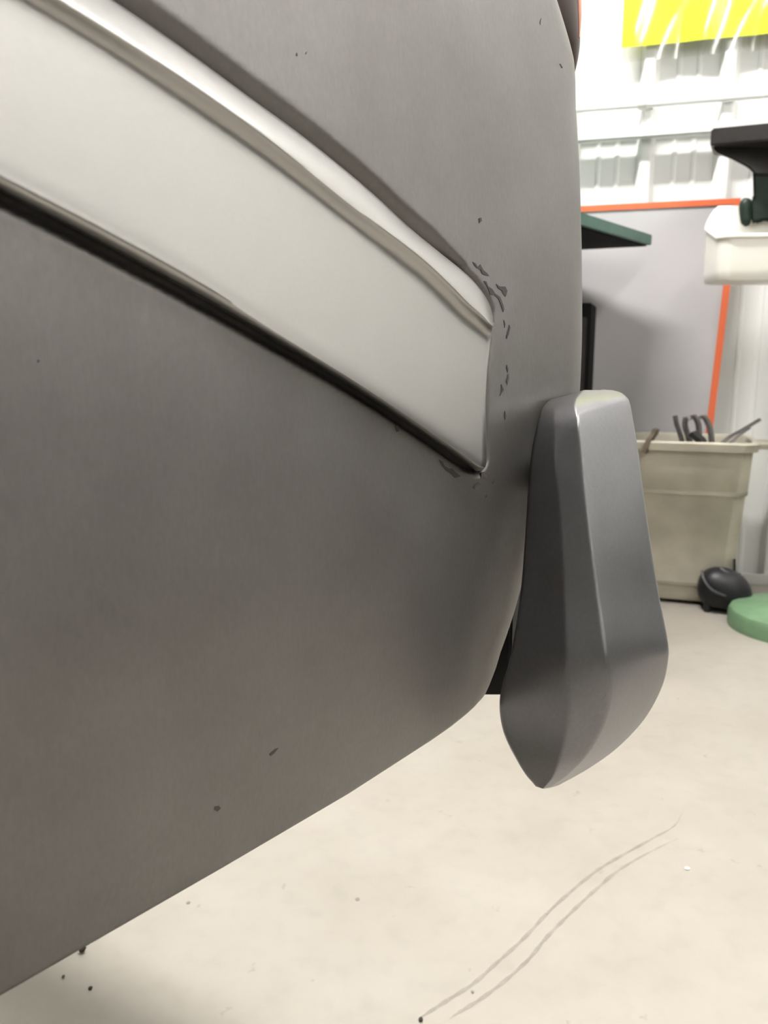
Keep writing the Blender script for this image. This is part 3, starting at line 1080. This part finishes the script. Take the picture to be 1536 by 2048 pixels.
bd = 2.61
ribbon([(1350, 831), (1353, 848), (1360, 868), (1370, 905)], bd, .016, 'leftmost thin bent offcut standing up in the beige bin', M['scrap'], .003)
ribbon([(1372, 834), (1370, 850), (1376, 872), (1386, 908)], bd + .02, .018, 'bent offcut beside the leftmost thin one in the beige bin', M['scrap'], .004)
ribbon([(1378, 838), (1388, 833), (1396, 846), (1398, 870), (1396, 908)], bd + .03, .02, 'hooked offcut in the middle of the scrap in the beige bin', M['scrap'], .004)
ribbon([(1396, 836), (1408, 834), (1417, 848), (1422, 868), (1424, 908)], bd, .02, 'curled offcut arching over in front of the orange edge strip', M['scrap'], .004)
ribbon([(1384, 866), (1394, 874), (1404, 884), (1412, 905)], bd - .03, .03, 'short dark offcut low in the middle of the bin', M['rubber'], .006)
ribbon([(1428, 902), (1455, 877), (1488, 858), (1520, 839)], bd, .016, 'long straight strip leaning out of the bin to the right', M['scrap'], .004)
ribbon([(1440, 902), (1460, 886), (1482, 868), (1500, 855)], bd - .03, .012, 'shorter strip leaning right under the long one', M['scrap'], .003)
ribbon([(1312, 858), (1308, 868), (1300, 880), (1290, 905)], bd - .02, .022, 'small brown offcut at the left of the bin opening', M['rust'], .005)

# ------------------------------------------------------------------ black rounded plastic housing on the floor
hc = on_floor(1438, 1203) - np.array([0.02, .085, 0]); hc[2] = 0
t = thing('plastic_housing', hc, 'small black rounded plastic housing on the floor in front of the beige bin', 'housing')
sc_ = 2.33 / FPX
rot = math.radians(-16)
vs = []
nl, nk = 14, 32
hw, hd, hh_ = 58 * sc_, .062, 84 * sc_
for i in range(nl + 1):
    v = i / nl
    z = .018 + hh_ * v
    k = (1 - abs(2 * max(0, v - .28) / 1.44) ** 2.6) ** .55 if v > .28 else (.80 + .20 * math.sin(v / .28 * math.pi / 2))
    for j in range(nk):
        an = 2 * math.pi * j / nk
        cx, sx = math.cos(an), math.sin(an)
        x = hw * k * math.copysign(abs(cx) ** .75, cx)
        y = hd * k * math.copysign(abs(sx) ** .75, sx)
        zz = z - .16 * x * (1 if v > .2 else .4)
        vs.append(hc + np.array([x * math.cos(rot) - y * math.sin(rot), x * math.sin(rot) + y * math.cos(rot), zz]))
fs = grid_faces(nl + 1, nk, True) + [tuple(range(nk)), tuple(nl * nk + k for k in range(nk))[::-1]]
mesh_obj('cover', vs, fs, M['rubber'], t, True, 50)
hdp = (hc - CAM) @ FWD
arc = catmull([at(1404, 1142, hdp - .035), at(1408, 1160, hdp - .058), at(1424, 1180, hdp - .068), at(1452, 1192, hdp - .066), at(1482, 1190, hdp - .05)], 6)
tube('raised_ridge', arc, .004, M['grey_plastic'], t, 8)
arc = catmull([at(1440, 1136, hdp - .03), at(1456, 1146, hdp - .045), at(1480, 1148, hdp - .035)], 6)
tube('raised_ridge', arc, .004, M['grey_plastic'], t, 8)
tube('peg', [at(1469, 1146, hdp - .01), at(1469, 1118, hdp - .01)], [.005, .0035], M['rubber'], t, 8)
for x in (-.05, .045):
    for y in (-.035, .035):
        p = hc + np.array([x * math.cos(rot) - y * math.sin(rot), x * math.sin(rot) + y * math.cos(rot), 0])
        lathe('foot', p, [(.009, 0), (.011, .012), (.011, .05)], M['rubber'], t, 12)

# ------------------------------------------------------------------ floor marks and crumbs
marks = [
    [(835, 2040), (847, 2031), (890, 2003), (945, 1968), (994, 1925), (1048, 1876), (1103, 1818), (1174, 1756), (1217, 1726), (1299, 1680), (1348, 1652), (1366, 1622)],
    [(898, 2038), (912, 2028), (939, 2012), (994, 1974), (1054, 1922), (1092, 1876), (1135, 1832), (1190, 1780), (1239, 1739), (1299, 1704), (1356, 1677)],
]
for pts in marks:
    P_ = catmull([on_floor(x, y, .0006) for x, y in pts], 6)
    m_ = len(P_)
    vs = []
    for i, p in enumerate(P_):
        tg = unit(P_[min(i + 1, m_ - 1)] - P_[max(i - 1, 0)])
        sd = np.array([-tg[1], tg[0], 0])
        e = min(1, i / 10, (m_ - 1 - i) / 14)
        wdt = (.0026 * max(e, .08)) * (1 + .25 * math.sin(i * 1.7))
        vs += [p + sd * wdt, p - sd * wdt]
    mesh_obj('tyre_mark', vs, grid_faces(m_, 2), M['mark'], fl)


def crumb(px, py, r, mat, label, squash=.6):
    c = on_floor(px, py); s_ = r * np.linalg.norm(c - CAM) / FPX
    bm = bmesh.new()
    bmesh.ops.create_icosphere(bm, subdivisions=1, radius=1.0)
    for v in bm.verts:
        k = random.uniform(.7, 1.2)
        v.co = Vector((c[0] + v.co.x * k * s_, c[1] + v.co.y * k * s_ * 1.1, s_ * squash * .9 + v.co.z * k * s_ * squash))
    me = bpy.data.meshes.new('floor_crumb'); bm.to_mesh(me); bm.free()
    me.materials.append(mat)
    o = bpy.data.objects.new('floor_crumb', me); COL.objects.link(o)
    tag(o, label, 'debris', 'crumbs lying on the floor')


crumb(165, 1905, 7, M['crumb'], 'largest black crumb on the floor close under the car edge', 1.0)
crumb(181, 1978, 4.0, M['crumb'], 'small dark crumb on the floor below the largest black one')
crumb(127, 1955, 4.0, M['chip'], 'grey crumb on the floor left of the small dark one')
crumb(842, 2041, 5, M['crumb'], 'dark crumb at the near end of the tyre marks')
crumb(945, 1985, 3.5, M['mark'], 'grey brown crumb lying between the tyre marks')
crumb(1374, 1738, 5, M['wcrumb'], 'white flake on the floor right of the tyre marks', .35)
crumb(715, 1799, 5, M['mark'], 'brownish speck on the open floor left of the tyre marks', .3)
crumb(377, 1806, 4, M['mark'], 'small speck on the floor near the sloping car edge', .4)
